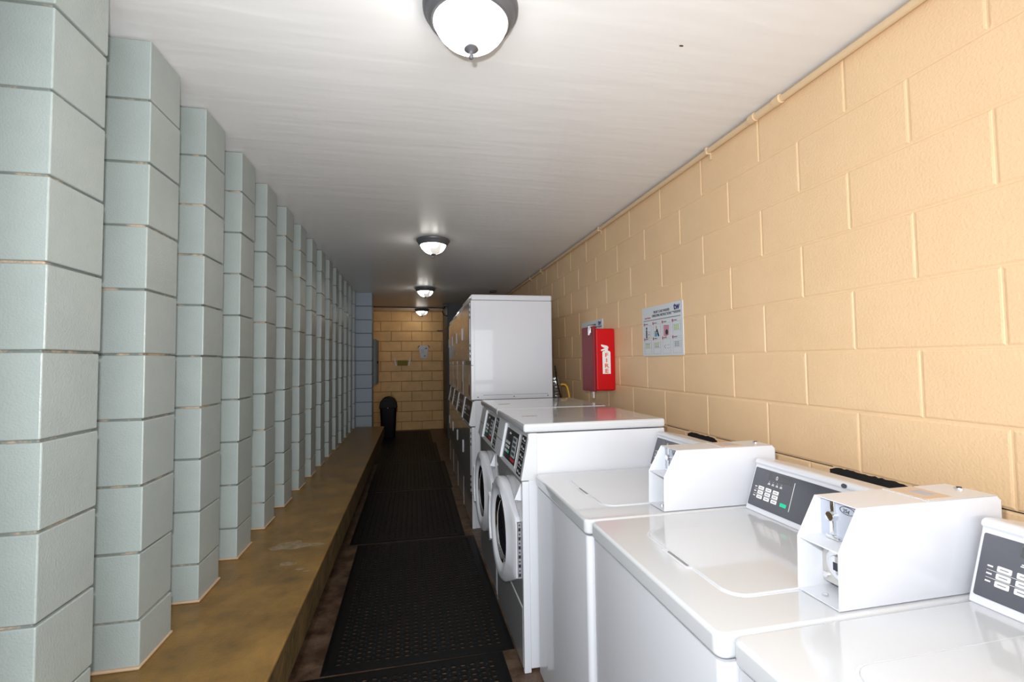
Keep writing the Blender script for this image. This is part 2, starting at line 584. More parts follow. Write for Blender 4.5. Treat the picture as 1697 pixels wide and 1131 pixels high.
def make_top_loader(label, x, y, pw=0.632):
    t = thing('top_load_washer', label, 'washing machine', (x, y, 0), 'top-load washers')
    W = pw
    # cabinet
    mb = MB()
    mb.frame_prism(frame((0, 0, 0), (1, 0, 0), (0, 1, 0)), rrect(0.006, 0.70, 0.005, W - 0.005, 0.018), 0.02, 0.809)
    mb.build('cabinet', M['white'], t, smooth=True)
    MB().box(0.05, 0.66, 0.04, W - 0.04, 0.0, 0.022).build('base', M['blackplastic'], t)
    # top deck, curled front edge
    mb = MB()
    mb.frame_prism(frame((0, 0, 0), (1, 0, 0), (0, 1, 0)), rrect(0.0, 0.715, 0.002, W - 0.002, 0.022), 0.814, 0.860)
    deck = mb.build('deck', M['gloss'], t, bevel=0.009, seg=4)
    # lid
    fr = frame((0, 0, 0), (1, 0, 0), (0, 1, 0))
    x0, x1, y0, y1 = 0.115, 0.545, 0.115, 0.505
    mb = MB()
    mb.frame_prism(fr, rrect(x0, x1, y0, y1, 0.045, 7), 0.8595, 0.8635)
    lid = mb.build('lid', M['gloss'], t, bevel=0.0025, seg=3)
    mb = MB()
    mb.frame_prism(fr, rrect(x0 - 0.006, x1 + 0.004, y0 - 0.006, y1 + 0.006, 0.05, 7), 0.8598, 0.8606)
    mb.build('lid_rim', M['white'], t, bevel=0.0006)
    mb = MB()
    mb.frame_prism(fr, rrect(x0 - 0.017, x0 + 0.004, y0 + 0.145, y0 + 0.265, 0.008, 4), 0.8600, 0.8614)
    mb.build('lid_grip', M['white'], t, bevel=0.0008)
    mb = MB()
    mb.frame_prism(fr, rrect(x0 - 0.009, x0 - 0.0015, y0 + 0.155, y0 + 0.245, 0.003, 3), 0.8612, 0.8619)
    mb.build('grip_slot_shade', M['greyink'], lid)  # dark plate painting the shade in the scooped grip
    # console
    prof = [(0.550, 0.860), (0.599, 1.004), (0.594, 1.010), (0.597, 1.019), (0.606, 1.024), (0.625, 1.022), (0.735, 1.001),
            (0.742, 0.990), (0.742, 0.860)]
    con = MB().prism_y(prof, 0.030, W - 0.004).build('console', M['white'], t, bevel=0.004, seg=3)
    Fr = slope_frame(0.550, 0.860, 0.599, 1.004, W)
    mb = MB()
    mb.frame_prism(Fr, rrect(0.012, W - 0.035, 0.018, 0.143, 0.004), 0.0, 0.0022)
    pan = mb.build('control_panel', M['screen'], t)
    mb = MB()
    mb.frame_prism(Fr, rrect(0.075, 0.165, 0.116, 0.136, 0.002), 0.0022, 0.0030)
    mb.build('display', mat('display_window', (0.055, 0.055, 0.06), 0.2), pan)
    mb = MB()
    text_into(mb, Fr @ Matrix.Translation((0, 0, 0.003)), '0', 0.105, 0.119, 0.018)
    mb.build('lettering', M['fascia'], pan)
    for c in range(3):
        for r in range(3):
            u, v = 0.055 + c * 0.031, 0.081 - r * 0.0148
            mb = MB()
            mb.frame_prism(Fr, rrect(u - 0.0115, u + 0.0115, v - 0.0055, v + 0.0055, 0.002), 0.002, 0.0034)
            quad(mb, Fr, u - 0.007, u + 0.007, v - 0.0012, v + 0.0012, 0.0037, 1, 0.0034)
            mb.build('cycle_button', [M['key'], M['greyink']], pan)
    mb = MB()
    mb.frame_prism(Fr, rrect(0.143, 0.167, 0.046, 0.057, 0.002), 0.002, 0.0035)
    mb.build('start_button', M['green'], pan, label='green start button')
    mb = MB()
    quad(mb, Fr, 0.1785, 0.1800, 0.040, 0.128, 0.0028, 0, 0.002)
    for r in range(3):
        quad(mb, Fr, 0.027, 0.036, 0.080 - r * 0.0148, 0.083 - r * 0.0148, 0.0026, 0, 0.002)
        if r < 2:
            quad(mb, Fr, 0.027, 0.13, 0.0733 - r * 0.0148, 0.0740 - r * 0.0148, 0.0025, 0, 0.002)
    for c in range(4):
        u = 0.082 + c * 0.0165
        quad(mb, Fr, u - 0.0035, u + 0.0035, 0.102, 0.104, 0.0026, 0, 0.002)
        quad(mb, Fr, u - 0.005, u + 0.005, 0.0985, 0.1005, 0.0026, 0, 0.002)
        quad(mb, Fr, u - 0.001, u + 0.001, 0.108, 0.1095, 0.0026, 0, 0.002)
    mb.build('panel_marks', M['key'], pan)
    mb = MB()
    mb.frame_prism(frame((0.5955, 0.292, 1.014), (0, -1, 0), (0.3, 0, 1)),
                   [(0.0075 * math.cos(a / 16 * 6.2832), 0.006 * math.sin(a / 16 * 6.2832)) for a in range(16)], 0, 0.0035)
    mb.build('lock_plug', M['screen'], con)
    # coin meter case
    cy0, cy1 = 0.016, 0.118
    xb, xs, xt, xe = 0.265, 0.268, 0.316, 0.694
    zb, zm, zt = 0.8615, 0.975, 1.058
    side = [(xb, zb), (xs, zm), (xt, zt), (xe - 0.012, zt), (xe, zt - 0.012), (xe, 0.9), (xe, zb)]
    mb = MB()
    mb.prism_y(side, cy0, cy0 + 0.0022)
    mb.prism_y(side, cy1 - 0.0022, cy1)
    mb.box(xt, xe - 0.010, cy0, cy1, zt - 0.0022, zt)
    mb.box(xb, xe, cy0, cy1, zb, zb + 0.002)
    mb.box(xe - 0.0022, xe, cy0, cy1, zb, zt - 0.010)
    mb.box(0.55, 0.552, cy0, cy1, zb, zt)
    case = mb.build('coin_meter_case', M['white'], t, bevel=0.001, seg=2)
    case.location.x = 0.012
    mb = MB().box(0.330, 0.334, cy0 + 0.002, cy1 - 0.002, zm - 0.003, zt - 0.002)
    mb.build('coin_plate', M['plate'], case)
    mb = MB().box(xs + 0.002, 0.334, cy0 + 0.002, cy1 - 0.002, zm - 0.004, zm - 0.001)
    mb.build('coin_shelf', M['white'], case)
    yc = cy1 - 0.036
    mb = MB()
    mb.box(0.324, 0.332, yc - 0.005, yc + 0.005, 1.020, zt - 0.003)
    mb.box(0.322, 0.332, yc - 0.004, yc + 0.006, 0.982, 1.018)
    mb.box(0.318, 0.333, yc - 0.018, yc + 0.012, 0.975, 0.982)
    mb.tube([(0.333, yc, 1.022), (0.316, yc, 1.022)], 0.0105, 14)
    mb.build('coin_slot', M['chrome'], case, bevel=0.0012)
    Fp = frame((0.330, cy1, zm), (0, -1, 0), (0, 0, 1))
    mb = MB()
    ring = [(0.068 + 0.018 * math.cos(a / 24 * 6.2832), 0.066 + 0.0085 * math.sin(a / 24 * 6.2832)) for a in range(24)]
    ring2 = [(0.068 + (u - 0.068) * 0.93, 0.066 + (v - 0.066) * 0.88) for u, v in ring]
    for q in range(24):
        r = (q + 1) % 24
        mb.frame_prism(Fp, [ring[q], ring[r], ring2[r], ring2[q]], 0, 0.0006)
    text_into(mb, Fp @ Matrix.Translation((0, 0, 0.0002)), '25¢', 0.0575, 0.0615, 0.011)
    mb.build('price_mark', M['ink'], case)
    mb = MB().box(0.329, 0.334, cy0 + 0.002, cy1 - 0.003, 0.876, 0.968)
    mb.build('vault_door', M['dull_metal'], case)
    mb = MB()
    mb.tube([(0.331, cy1 - 0.052, 0.925), (0.322, cy1 - 0.052, 0.925)], 0.034, 28)
    mb.tube([(0.324, cy1 - 0.052, 0.925), (0.314, cy1 - 0.052, 0.925)], [0.022, 0.020], 24)
    mb.build('vault_lock', M['chrome'], case, bevel=0.0015)
    mb = MB().box(0.3130, 0.3145, cy1 - 0.053, cy1 - 0.044, 0.914, 0.930)
    mb.build('lock_keyway', M['ink'], case)
    for pa, pb in (((0.330, cy1 - 0.012, 0.890), (0.324, cy1 - 0.012, 0.890)), ((0.29, cy1 - 0.045, zb + 0.001), (0.29, cy1 - 0.045, zb + 0.006)),
                   ((0.29, cy1 - 0.085, zb + 0.001), (0.29, cy1 - 0.085, zb + 0.006))):
        MB().tube([pa, pb], 0.0065, 12).build('bolt', M['chrome'], case)
    mb = MB().box(0.508, 0.582, cy0 + 0.014, cy1 - 0.006, zt - 0.0005, zt + 0.0006)
    mb.box(0.533, 0.566, cy0 + 0.035, cy1 - 0.03, zt + 0.0005, zt + 0.0009, 1)
    mb.build('top_label', [M['brownlabel'], M['plate']], case)
    MB().box(0.498, 0.503, cy0 + 0.003, cy1 - 0.003, zt - 0.0005, zt + 0.0012).build('case_seam', M['gloss'], case)
    mb = MB()
    mb.tube([(0.665, cy0 + 0.060, zt - 0.001), (0.665, cy0 + 0.060, zt + 0.003)], 0.0095, 18, 0)
    mb.tube([(0.665, cy0 + 0.060, zt + 0.002), (0.665, cy0 + 0.060, zt + 0.0042)], 0.005, 12, 1)
    mb.build('key_lock', [M['chrome'], M['ink']], case)
    return t


make_top_loader('white top-load washer nearest the camera, cut off by the bottom right corner', 0.558, 0.140)
make_top_loader('middle one of the three white top-load washers, with green start button in view', 0.537, 0.770, 0.632)
make_top_loader('white top-load washer standing against the side of the front-load washers', 0.525, 1.404, 0.630)


def make_front_loader(label, x, y):
    t = thing('front_load_washer', label, 'washing machine', (x, y, 0), 'front-load washers')
    W = 0.672
    mb = MB()
    mb.box(0.030, 0.70, 0.0, W, 0.015, 1.036)
    mb.build('cabinet', M['white'], t, bevel=0.006, seg=3)
    # white front frame (corner posts and rail)
    for ya, yb in ((-0.002, 0.022), (W - 0.018, W + 0.002)):
        MB().box(0.0, 0.032, ya, yb, 0.0, 0.826).build('front_frame', M['white'], t, bevel=0.004, seg=3)
    MB().box(0.0015, 0.031, 0.023, W - 0.019, 0.272, 0.822).build('front_panel', M['steel'], t, bevel=0.002,
                                                                    label='brushed steel front panel')
    MB().box(-0.0015, 0.03, 0.023, W - 0.019, 0.012, 0.266).build('kick_panel', M['steel'], t, bevel=0.002)
    MB().box(0.001, 0.028, 0.0, W, 0.266, 0.272).build('panel_seam', M['key'], t)
    # fascia
    prof = [(-0.005, 0.829), (0.036, 1.038), (0.072, 1.038), (0.072, 0.829)]
    MB().prism_y(prof, -0.001, W).build('fascia', M['fascia'], t, bevel=0.004, seg=3)
    Fr = slope_frame(-0.005, 0.829, 0.036, 1.038, W)
    mb = MB()
    mb.frame_prism(Fr, rrect(0.215, 0.515, 0.020, 0.190, 0.004), 0, 0.0012)
    mb.build('panel_surround', M['white'], t)
    mb = MB()
    mb.frame_prism(Fr, rrect(0.226, 0.505, 0.030, 0.182, 0.004), 0.001, 0.0028)
    pan = mb.build('control_panel', M['black'], t)
    mb = MB()
    mb.frame_prism(Fr, rrect(0.40, 0.488, 0.060, 0.160, 0.006), 0.0028, 0.0036)
    pl = mb.build('display', mat('pale_display', (0.45, 0.50, 0.52), 0.3), pan)
    mb = MB()
    for r in range(4):
        quad(mb, Fr, 0.41, 0.478, 0.070 + r * 0.023, 0.084 + r * 0.023, 0.0040, 0, 0.0036)
    mb.build('display_marks', M['screen'], pan)
    mb = MB()
    quad(mb, Fr, 0.40, 0.49, 0.040, 0.054, 0.0033, 0, 0.0028)
    mb.build('warning_strip', M['redink'], pan)
    for c in range(3):
        for r in range(3):
            u, v = 0.262 + c * 0.034, 0.112 - r * 0.022
            mb = MB()
            mb.frame_prism(Fr, rrect(u - 0.011, u + 0.011, v - 0.007, v + 0.007, 0.002), 0.0026, 0.0038)
            mb.build('cycle_button', M['fascia'] if (c, r) != (2, 2) else M['green'], pan)
    mb = MB()
    for q in range(3):
        quad(mb, Fr, 0.30 + q * 0.014, 0.309 + q * 0.014, 0.158, 0.165 + 0.004 * (q == 1), 0.0033, 0, 0.0028)
    mb.build('panel_marks', M['key'], pan)
    mb = MB()
    mb.frame_prism(Fr, rrect(0.565, 0.648, 0.012, 0.205, 0.003), 0, 0.002)
    ins = mb.build('instruction_strip', M['black'], t)
    mb = MB()
    for r in range(5):
        quad(mb, Fr, 0.57, 0.643, 0.048 + r * 0.037, 0.0495 + r * 0.037, 0.0026, 0, 0.002)
        quad(mb, Fr, 0.580, 0.600, 0.023 + r * 0.037, 0.034 + r * 0.037, 0.0026, 0, 0.002)
        quad(mb, Fr, 0.612, 0.634, 0.020 + r * 0.037, 0.028 + r * 0.037, 0.0026, 0, 0.002)
    mb.build('strip_marks', M['fascia'], ins)
    # drawer
    mb = MB()
    mb.frame_prism(Fr, rrect(0.012, 0.195, 0.012, 0.200, 0.006), -0.006, 0.012)
    dr = mb.build('detergent_drawer', M['white'], t, bevel=0.004, seg=3)
    mb = MB()
    mb.frame_prism(Fr, rrect(0.02, 0.19, 0.098, 0.103, 0.001), 0.0122, 0.0128)
    mb.build('drawer_seam', M['greyink'], dr)
    # lid top
    mb = MB()
    mb.box(0.010, 0.705, -0.001, W + 0.001, 1.040, 1.080)
    mb.build('top_cover', M['gloss'], t, bevel=0.012, seg=4)
    mb = MB()
    Ft = frame((0, 0, 1.0803), (0, -1, 0), (1, 0, 0))
    mb.frame_prism(frame((0, 0, 1.0800), (1, 0, 0), (0, 1, 0)), [(0.075, 0.255), (0.155, 0.275), (0.150, 0.32), (0.07, 0.30)], 0, 0.0005)
    mb.build('top_sticker', mat('pale_grey_label', (0.5, 0.48, 0.48), 0.4), t)
    # door
    cy, cz, R = 0.352, 0.515, 0.252
    gy, gz, gr = 0.325, 0.520, 0.172
    pts = []
    for k in range(73):
        a = math.radians(58 + 244 * k / 72)       # around the far side: angle measured from -y side
        pts.append((cy - R * math.cos(a), cz + R * math.sin(a)))
    pts = [(0.045, 0.640)] + pts + [(0.045, 0.388)]
    # resample by angle about the glass centre
    N = 72
    out = []
    for k in range(N):
        a = 2 * math.pi * k / N
        d = Vector((math.cos(a), math.sin(a)))
        best = 0.0
        for i in range(len(pts)):
            p, q = Vector(pts[i]), Vector(pts[(i + 1) % len(pts)])
            e = q - p
            g = Vector((gy, gz))
            den = d.x * (-e.y) + e.x * d.y
            if abs(den) < 1e-9:
                continue
            rhs = p - g
            tt = (rhs.x * (-e.y) + e.x * rhs.y) / den
            ss = (d.x * rhs.y - d.y * rhs.x) / den
            if tt > 0 and -1e-6 <= ss <= 1 + 1e-6:
                best = max(best, tt)
        out.append((d, best))

    def ringv(fn, x):
        return [(x(d, r) if callable(x) else x, gy + d.x * fn(r), gz + d.y * fn(r)) for d, r in out]
    def tp(x):
        return lambda d, r: x * (0.55 + 0.45 * min(1.0, max(0.0, (gy + d.x * r - 0.05) / 0.28)))
    rings = [ringv(lambda r: r - 0.004, 0.001), ringv(lambda r: r, -0.006),
             ringv(lambda r: r, tp(-0.036)), ringv(lambda r: r - 0.006, tp(-0.044)), ringv(lambda r: max(gr + 0.034, gr + (r - gr) * 0.62), tp(-0.054)),
             ringv(lambda r: gr + 0.030, -0.052), ringv(lambda r: gr + 0.024, -0.048), ringv(lambda r: gr - 0.002, -0.016), ringv(lambda r: gr - 0.006, -0.012)]
    vs, fs = [], []
    for rg in rings:
        vs += rg
    for j in range(len(rings) - 1):
        for i in range(N):
            fs.append((j * N + i, j * N + (i + 1) % N, (j + 1) * N + (i + 1) % N, (j + 1) * N + i))
    mb = MB().add(vs, fs)
    door = mb.build('door', M['white'], t, smooth=True, angle=40)
    mb = MB()
    gp = [(gr - 0.003, -0.030), (gr - 0.010, -0.040), (gr - 0.022, -0.034), (gr - 0.028, -0.020)]
    vs, fs = [], []
    for r, xx in gp:
        vs += [(xx, gy + d.x * r, gz + d.y * r) for d, _ in out]
    for j in range(3):
        for i in range(N):
            fs.append((j * N + i, j * N + (i + 1) % N, (j + 1) * N + (i + 1) % N, (j + 1) * N + i))
    mb.add(vs, fs)
    mb.build('chrome_ring', M['chrome'], door, smooth=True, angle=60)
    vs, fs = [], []
    gp = [(gr - 0.026, -0.024), (gr - 0.05, -0.036), (gr - 0.09, -0.044), (0.03, -0.048), (0.001, -0.048)]
    for r, xx in gp:
        vs += [(xx, gy + d.x * r, gz + d.y * r) for d, _ in out]
    for j in range(len(gp) - 1):
        for i in range(N):
            fs.append((j * N + i, j * N + (i + 1) % N, (j + 1) * N + (i + 1) % N, (j + 1) * N + i))
    MB().add(vs, fs).build('door_glass', M['glassdark'], door, smooth=True, angle=80)
    mb = MB()
    hp = []
    for k in range(9):
        a = math.radians(152 + 62 * k / 8)
        hp.append((cy - R * math.cos(a), cz + R * math.sin(a)))
    for p, q in zip(hp[:-1], hp[1:]):
        pi = (cy + (p[0] - cy) * 0.86, cz + (p[1] - cz) * 0.86)
        qi = (cy + (q[0] - cy) * 0.86, cz + (q[1] - cz) * 0.86)
        vs = [(x_, a_[0], a_[1]) for x_ in (-0.028, -0.062) for a_ in (p, q, qi, pi)]
        mb.add(vs, [(0, 1, 2, 3), (4, 5, 6, 7), (0, 1, 5, 4), (1, 2, 6, 5), (2, 3, 7, 6), (3, 0, 4, 7)])
    mb.build('door_handle', M['white'], door)
    mb = MB()
    mb.box(-0.016, 0.001, 0.034, 0.050, 0.392, 0.636, 0)
    for k in range(6):
        z = 0.400 + k * 0.040
        mb.box(-0.013, -0.003, 0.0325, 0.0342, z, z + 0.014, 1)
        mb.tube([(-0.008, 0.034, z + 0.026), (-0.008, 0.0325, z + 0.026)], 0.0035, 10, 1)
    mb.build('hinge', [M['greyink'], M['black']], door)
    mb = MB().add([(0.001, 0.03, 0.812), (0.001, 0.115, 0.812), (0.001, 0.115, 0.70), (0.001, 0.03, 0.735), (-0.028, 0.036, 0.740)],
                  [(0, 1, 4), (1, 2, 4), (2, 3, 4), (3, 0, 4), (0, 3, 2, 1)])
    mb.build('corner_bracket', M['white'], t)
    return t


f1 = make_front_loader('front-load washer beside the top-load washers, with steel front and round door', 0.470, 2.045)
f2 = copy_tree(f1)
f2.location = (0.474, 2.750, 0)
f2['label'] = 'front-load washer farther from camera, partly hidden behind the other front-load washer'


def make_stack(label, x, y):
    t = thing('stacked_dryer', label, 'dryer', (x, y, 0), 'stacked dryers')
    W = 0.688
    MB().box(0.030, 0.70, 0.0, W, 0.0, 1.040).build('lower_cabinet', M['white'], t, bevel=0.005, seg=2)
    MB().box(0.012, 0.70, 0.0, W, 1.046, 1.875).build('upper_cabinet', M['white'], t, bevel=0.005, seg=2)
    MB().box(0.004, 0.703, -0.001, W + 0.001, 1.876, 1.925).build('top_cover', M['white'], t, bevel=0.012, seg=4)
    for nm, z0, z1 in (('lower_frame', 0.0, 0.272), ('lower_frame', 0.276, 0.822), ('upper_frame', 1.046, 1.330), ('upper_frame', 1.334, 1.874)):
        for ya, yb in ((-0.0015, 0.012), (W - 0.010, W + 0.0015)):
            MB().box(0.0, 0.031, ya, yb, z0, z1).build(nm, M['white'], t, bevel=0.003)
    MB().box(0.002, 0.03, 0.013, W - 0.011, 0.010, 0.266).build('kick_panel', M['steel'], t, bevel=0.002)
    MB().box(0.002, 0.03, 0.013, W - 0.011, 1.050, 1.328).build('lower_front_panel', M['steel'], t, bevel=0.002)
    mb = MB().box(0.004, 0.03, 0.013, W - 0.011, 0.270, 0.820)
    mb.build('lower_front', M['steel'], t)
    MB().box(0.004, 0.03, 0.013, W - 0.011, 1.332, 1.874).build('upper_front', M['steel'], t)
    for nm, z0, z1, hz in (('lower_door', 0.285, 0.808, 0.51), ('upper_door', 1.368, 1.862, 1.565)):
        d = MB().box(-0.008, 0.006, 0.05, W - 0.03, z0, z1).build(nm, M['steel'], t, bevel=0.006, seg=3)
        mb = MB().box(-0.016, -0.007, W - 0.088, W - 0.070, hz, hz + 0.115)
        mb.build('handle', M['white'], d, bevel=0.004)
        for z in (z0 + 0.03, z0 + 0.075, z0 + 0.12, z1 - 0.14, z1 - 0.095, z1 - 0.05):
            MB().tube([(-0.006, 0.043, z), (-0.006, 0.043, z + 0.022)], 0.006, 8).build('hinge', M['chrome'], d)
    MB().box(0.0003, 0.0022, W - 0.16, W - 0.152, 1.215, 1.318).build('panel_slot', M['greyink'], t)
    mb = MB().box(0.0003, 0.0022, 0.10, 0.20, 1.075, 1.165, 1)
    mb.box(0.0003, 0.0022, 0.145, 0.151, 1.165, 1.25, 0)
    mb.build('sticker', [M['greyink'], mat('brown_notice', (0.16, 0.10, 0.07), 0.5)], t)
    prof = [(-0.012, 0.829), (0.024, 1.038), (0.040, 1.038), (0.040, 0.829)]
    MB().prism_y(prof, -0.0012, W + 0.0012).build('fascia', M['white'], t, bevel=0.003)
    Fr = slope_frame(-0.012, 0.829, 0.024, 1.038, W)
    mb = MB()
    mb.frame_prism(Fr, rrect(0.10, W - 0.09, 0.014, 0.196, 0.004), 0, 0.004)
    pan = mb.build('control_panel', M['black'], t)
    for ua, ub in ((0.002, 0.085), (W - 0.045, W - 0.002)):
        MB().frame_prism(Fr, rrect(ua, ub, 0.006, 0.204, 0.004), -0.004, 0.010).build('fascia_end', M['white'], t, bevel=0.003)
    mb = MB()
    for c in range(3):
        for r in range(3):
            u, v = 0.16 + c * 0.04, 0.13 - r * 0.03
            quad(mb, Fr, u - 0.012, u + 0.012, v - 0.008, v + 0.008, 0.0046, 0, 0.004)
    quad(mb, Fr, 0.33, 0.52, 0.07, 0.074, 0.0046, 0, 0.004)
    quad(mb, Fr, 0.33, 0.50, 0.12, 0.15, 0.0046, 1, 0.004)
    mb.build('panel_marks', [M['fascia'], M['greyink']], pan)
    MB().box(0.10, 0.66, -0.0012, 0.001, 1.082, 1.085, 0).build('side_crease', M['greyink'], t)
    for xx in (0.055, 0.36, 0.655):
        MB().tube([(xx, 0.001, 1.068), (xx, -0.002, 1.068)], 0.005, 10).build('side_screw', M['ink'], t)
    return t


labs = ['stacked dryer nearest the camera, its tall white side facing the camera',
        'second stacked dryer from the camera, only its narrow steel front in view',
        'third stacked dryer from the camera, only its narrow steel front in view',
        'stacked dryer farthest from the camera, at the end of the row beside the dark pier']
s0 = make_stack(labs[0], 0.468, 3.862)
for i in range(1, 4):
    s = copy_tree(s0)
    s.location = (0.468 + 0.011 * i, 3.862 + 0.705 * i, 0)
    s['label'] = labs[i]

# ------------------------------------------------------------------ duct and gas hose between machines and wall
mb = MB()
path = [Vector((1.218, 3.94, 0.55)), Vector((1.218, 3.93, 0.95)), Vector((1.222, 3.93, 1.05)), Vector((1.220, 3.94, 1.16)), Vector((1.214, 3.97, 1.22))]
fine = []
for a, b in zip(path[:-1], path[1:]):
    n_ = max(4, int((b - a).length / 0.012))
    for k in range(n_):
        fine.append(a.lerp(b, k / n_))
mb.tube(fine, [0.038 + 0.006 * (k % 2) for k in range(len(fine))], 18)
tag(mb.build('exhaust_duct', M['foil'], smooth=True, angle=20), 'crumpled silver foil duct behind the stacked dryers beside the wall', 'duct')
mb = MB()
mb.tube([(1.235, 4.06, 1.130), (1.27, 4.05, 1.142), (1.310, 4.04, 1.150), (1.335, 4.03, 1.146), (1.350, 4.02, 1.125), (1.358, 4.01, 1.08),
         (1.366, 4.00, 1.01), (1.372, 4.00, 0.90)], 0.0095, 10)
tag(mb.build('gas_hose', M['yellow'], smooth=True, angle=60), 'yellow bent gas hose by the wall behind the washers', 'hose')
mb = MB()
mb.tube([(1.190, 3.862, 1.32), (1.196, 3.862, 1.24), (1.215, 3.862, 1.14), (1.238, 3.862, 1.05), (1.250, 3.862, 0.96), (1.25, 3.862, 0.80)], 0.0065, 8)
tag(mb.build('power_cord', M['blackplastic'], smooth=True), 'black power cord hanging beside the foil duct', 'cord')
t = thing('ceiling_box', 'small dark electrical box on the ceiling above the stacked dryers', 'electrical box', (1.155, 6.76, CEIL - 0.001))
MB().box(-0.045, 0.045, -0.04, 0.04, -0.028, 0.0).build('box_body', M['conduit_dark'], t, bevel=0.004)
MB().box(-0.020, 0.020, -0.046, -0.040, -0.022, -0.006).build('box_knob', M['conduit_dark'], t, bevel=0.002)

# ------------------------------------------------------------------ rubber mats
def make_mat(label, x0, x1, y0, y1, z=0.0, rot=0.0, rows=None):
    cx, cy = (x0 + x1) / 2, (y0 + y1) / 2
    w_, l_ = x1 - x0, y1 - y0
    bd, th = 0.045, 0.006
    nx = int((w_ - 2 * bd) / 0.041)
    ny = int((l_ - 2 * bd) / 0.034)
    ax, ay = (w_ - 2 * bd) / nx, (l_ - 2 * bd) / ny
    mb = MB()
    n = 8
    for i in range(nx):
        for j in range(ny):
            ux, uy = -w_ / 2 + bd + (i + 0.5) * ax, -l_ / 2 + bd + (j + 0.5) * ay
            vs, fs = [], []
            for k in range(8):
                a = math.pi / 4 * k
                c, s_ = math.cos(a), math.sin(a)
                m_ = max(abs(c), abs(s_))
                vs.append((ux + c / m_ * ax / 2, uy + s_ / m_ * ay / 2, th))
            for k in range(8):
                a = math.pi / 4 * k
                vs.append((ux + math.cos(a) * 0.0120, uy + math.sin(a) * 0.0092, th))
            for k in range(8):
                a = math.pi / 4 * k
                vs.append((ux + math.cos(a) * 0.0120, uy + math.sin(a) * 0.0092, 0.001))
            for k in range(8):
                r = (k + 1) % 8
                fs.append((k, r, r + 8, k + 8))
                fs.append((k + 8, r + 8, r + 16, k + 16))
            mb.add(vs, fs)
            # raised nub at the cell corner
            nxp, nyp = ux + ax / 2, uy + ay / 2
            if i < nx - 1 and j < ny - 1:
                e = 0.0045
                mb.add([(nxp - e, nyp - e, th), (nxp + e, nyp - e, th), (nxp + e, nyp + e, th), (nxp - e, nyp + e, th), (nxp, nyp, th + 0.004)],
                       [(0, 1, 4), (1, 2, 4), (2, 3, 4), (3, 0, 4)])
    # bevelled solid border
    X, Y = w_ / 2, l_ / 2
    o_ = [(-X, -Y), (X, -Y), (X, Y), (-X, Y)]
    m_ = [(-X + .02, -Y + .02), (X - .02, -Y + .02), (X - .02, Y - .02), (-X + .02, Y - .02)]
    i_ = [(-X + bd, -Y + bd), (X - bd, -Y + bd), (X - bd, Y - bd), (-X + bd, Y - bd)]
    vs = [(a, b, 0.001) for a, b in o_] + [(a, b, 0.003) for a, b in o_] + [(a, b, th) for a, b in m_] + [(a, b, th) for a, b in i_]
    fs = []
    for k in range(4):
        r = (k + 1) % 4
        fs += [(k, r, r + 4, k + 4), (k + 4, r + 4, r + 8, k + 8), (k + 8, r + 8, r + 12, k + 12)]
    mb.add(vs, fs)
    o = mb.build('rubber_mat', M['rubber'])
    o.location = (cx, cy, z)
    o.rotation_euler = (0, 0, rot)
    return tag(o, label, 'floor mat', 'perforated rubber mats along the aisle')


make_mat('black perforated rubber mat nearest the camera, cut off by the bottom edge', -0.478, 0.412, 1.15, 2.215, 0.0, 0.015)
make_mat('black perforated rubber mat with floor showing through its holes, second from the camera', -0.405, 0.462, 2.225, 3.72, 0.0, 0.004)
make_mat('black rubber mat in front of the nearest stacked dryer, third from the camera', -0.468, 0.395, 3.735, 5.165, 0.0, -0.003)
make_mat('black rubber mat, fourth from the camera, along the stacked dryers', -0.475, 0.415, 5.18, 6.60, 0.0, 0.0)
make_mat('black rubber mat, fifth from the camera, past the end of the ledge', -0.52, 0.37, 6.615, 8.10, 0.0, 0.0)
make_mat('black rubber mat farthest away, reaching the far wall', -0.545, 0.325, 8.115, 9.60, 0.0, 0.0)

# ------------------------------------------------------------------ fire extinguisher cabinet
t = thing('extinguisher_cabinet', 'red plastic fire extinguisher cabinet on the peach wall', 'fire extinguisher cabinet', (XR, 3.19, 1.14))
mb = MB().box(-0.150, -0.001, 0.0, 0.225, 0.0, 0.452)
mb.build('cabinet_body', M['red'], t, bevel=0.012, seg=4)
mb = MB().box(-0.172, -0.148, -0.003, 0.230, -0.006, 0.470)
mb.build('front_cover', M['redclear'], t, bevel=0.006, seg=3, label='translucent dark red front cover')
mb = MB()
mb.box(-0.176, -0.135, 0.045, 0.085, 0.420, 0.478, 0)
mb.box(-0.180, -0.172, 0.05, 0.080, 0.405, 0.460, 0)
mb.build('latch', M['chrome'], t, bevel=0.004)
mb = MB()
mb.box(-0.162, -0.150, 0.035, 0.065, -0.055, 0.003)
mb.build('lower_tab', M['dull_metal'], t, bevel=0.002)
Fe = frame((-0.150, 0.0, 0.0), (1, 0, 0), (0, 0, 1))
mb = MB()
cu_ = 0.080
mb.frame_prism(Fe, [(cu_ - .031, 0.122), (cu_ + .031, 0.122), (cu_ + .031, 0.278), (cu_ + .026, 0.286), (cu_ + .012, 0.290), (cu_ + .012, 0.304),
                    (cu_ - .012, 0.304), (cu_ - .012, 0.290), (cu_ - .026, 0.286), (cu_ - .031, 0.278)], 0.0, 0.0015)
mb.frame_prism(Fe, [(cu_ - .044, 0.296), (cu_ - .036, 0.287), (cu_ + .012, 0.302), (cu_ + .010, 0.316)], 0.0, 0.0016)
mb.frame_prism(Fe, [(cu_ - .040, 0.336), (cu_ - .038, 0.322), (cu_ - .008, 0.306), (cu_ + .016, 0.306), (cu_ + .016, 0.318), (cu_ + .006, 0.326)], 0.0, 0.0017)
st = mb.build('extinguisher_sticker', M['stickerwhite'], t, label='white extinguisher-shaped sticker with the word FIRE')
mb = MB()
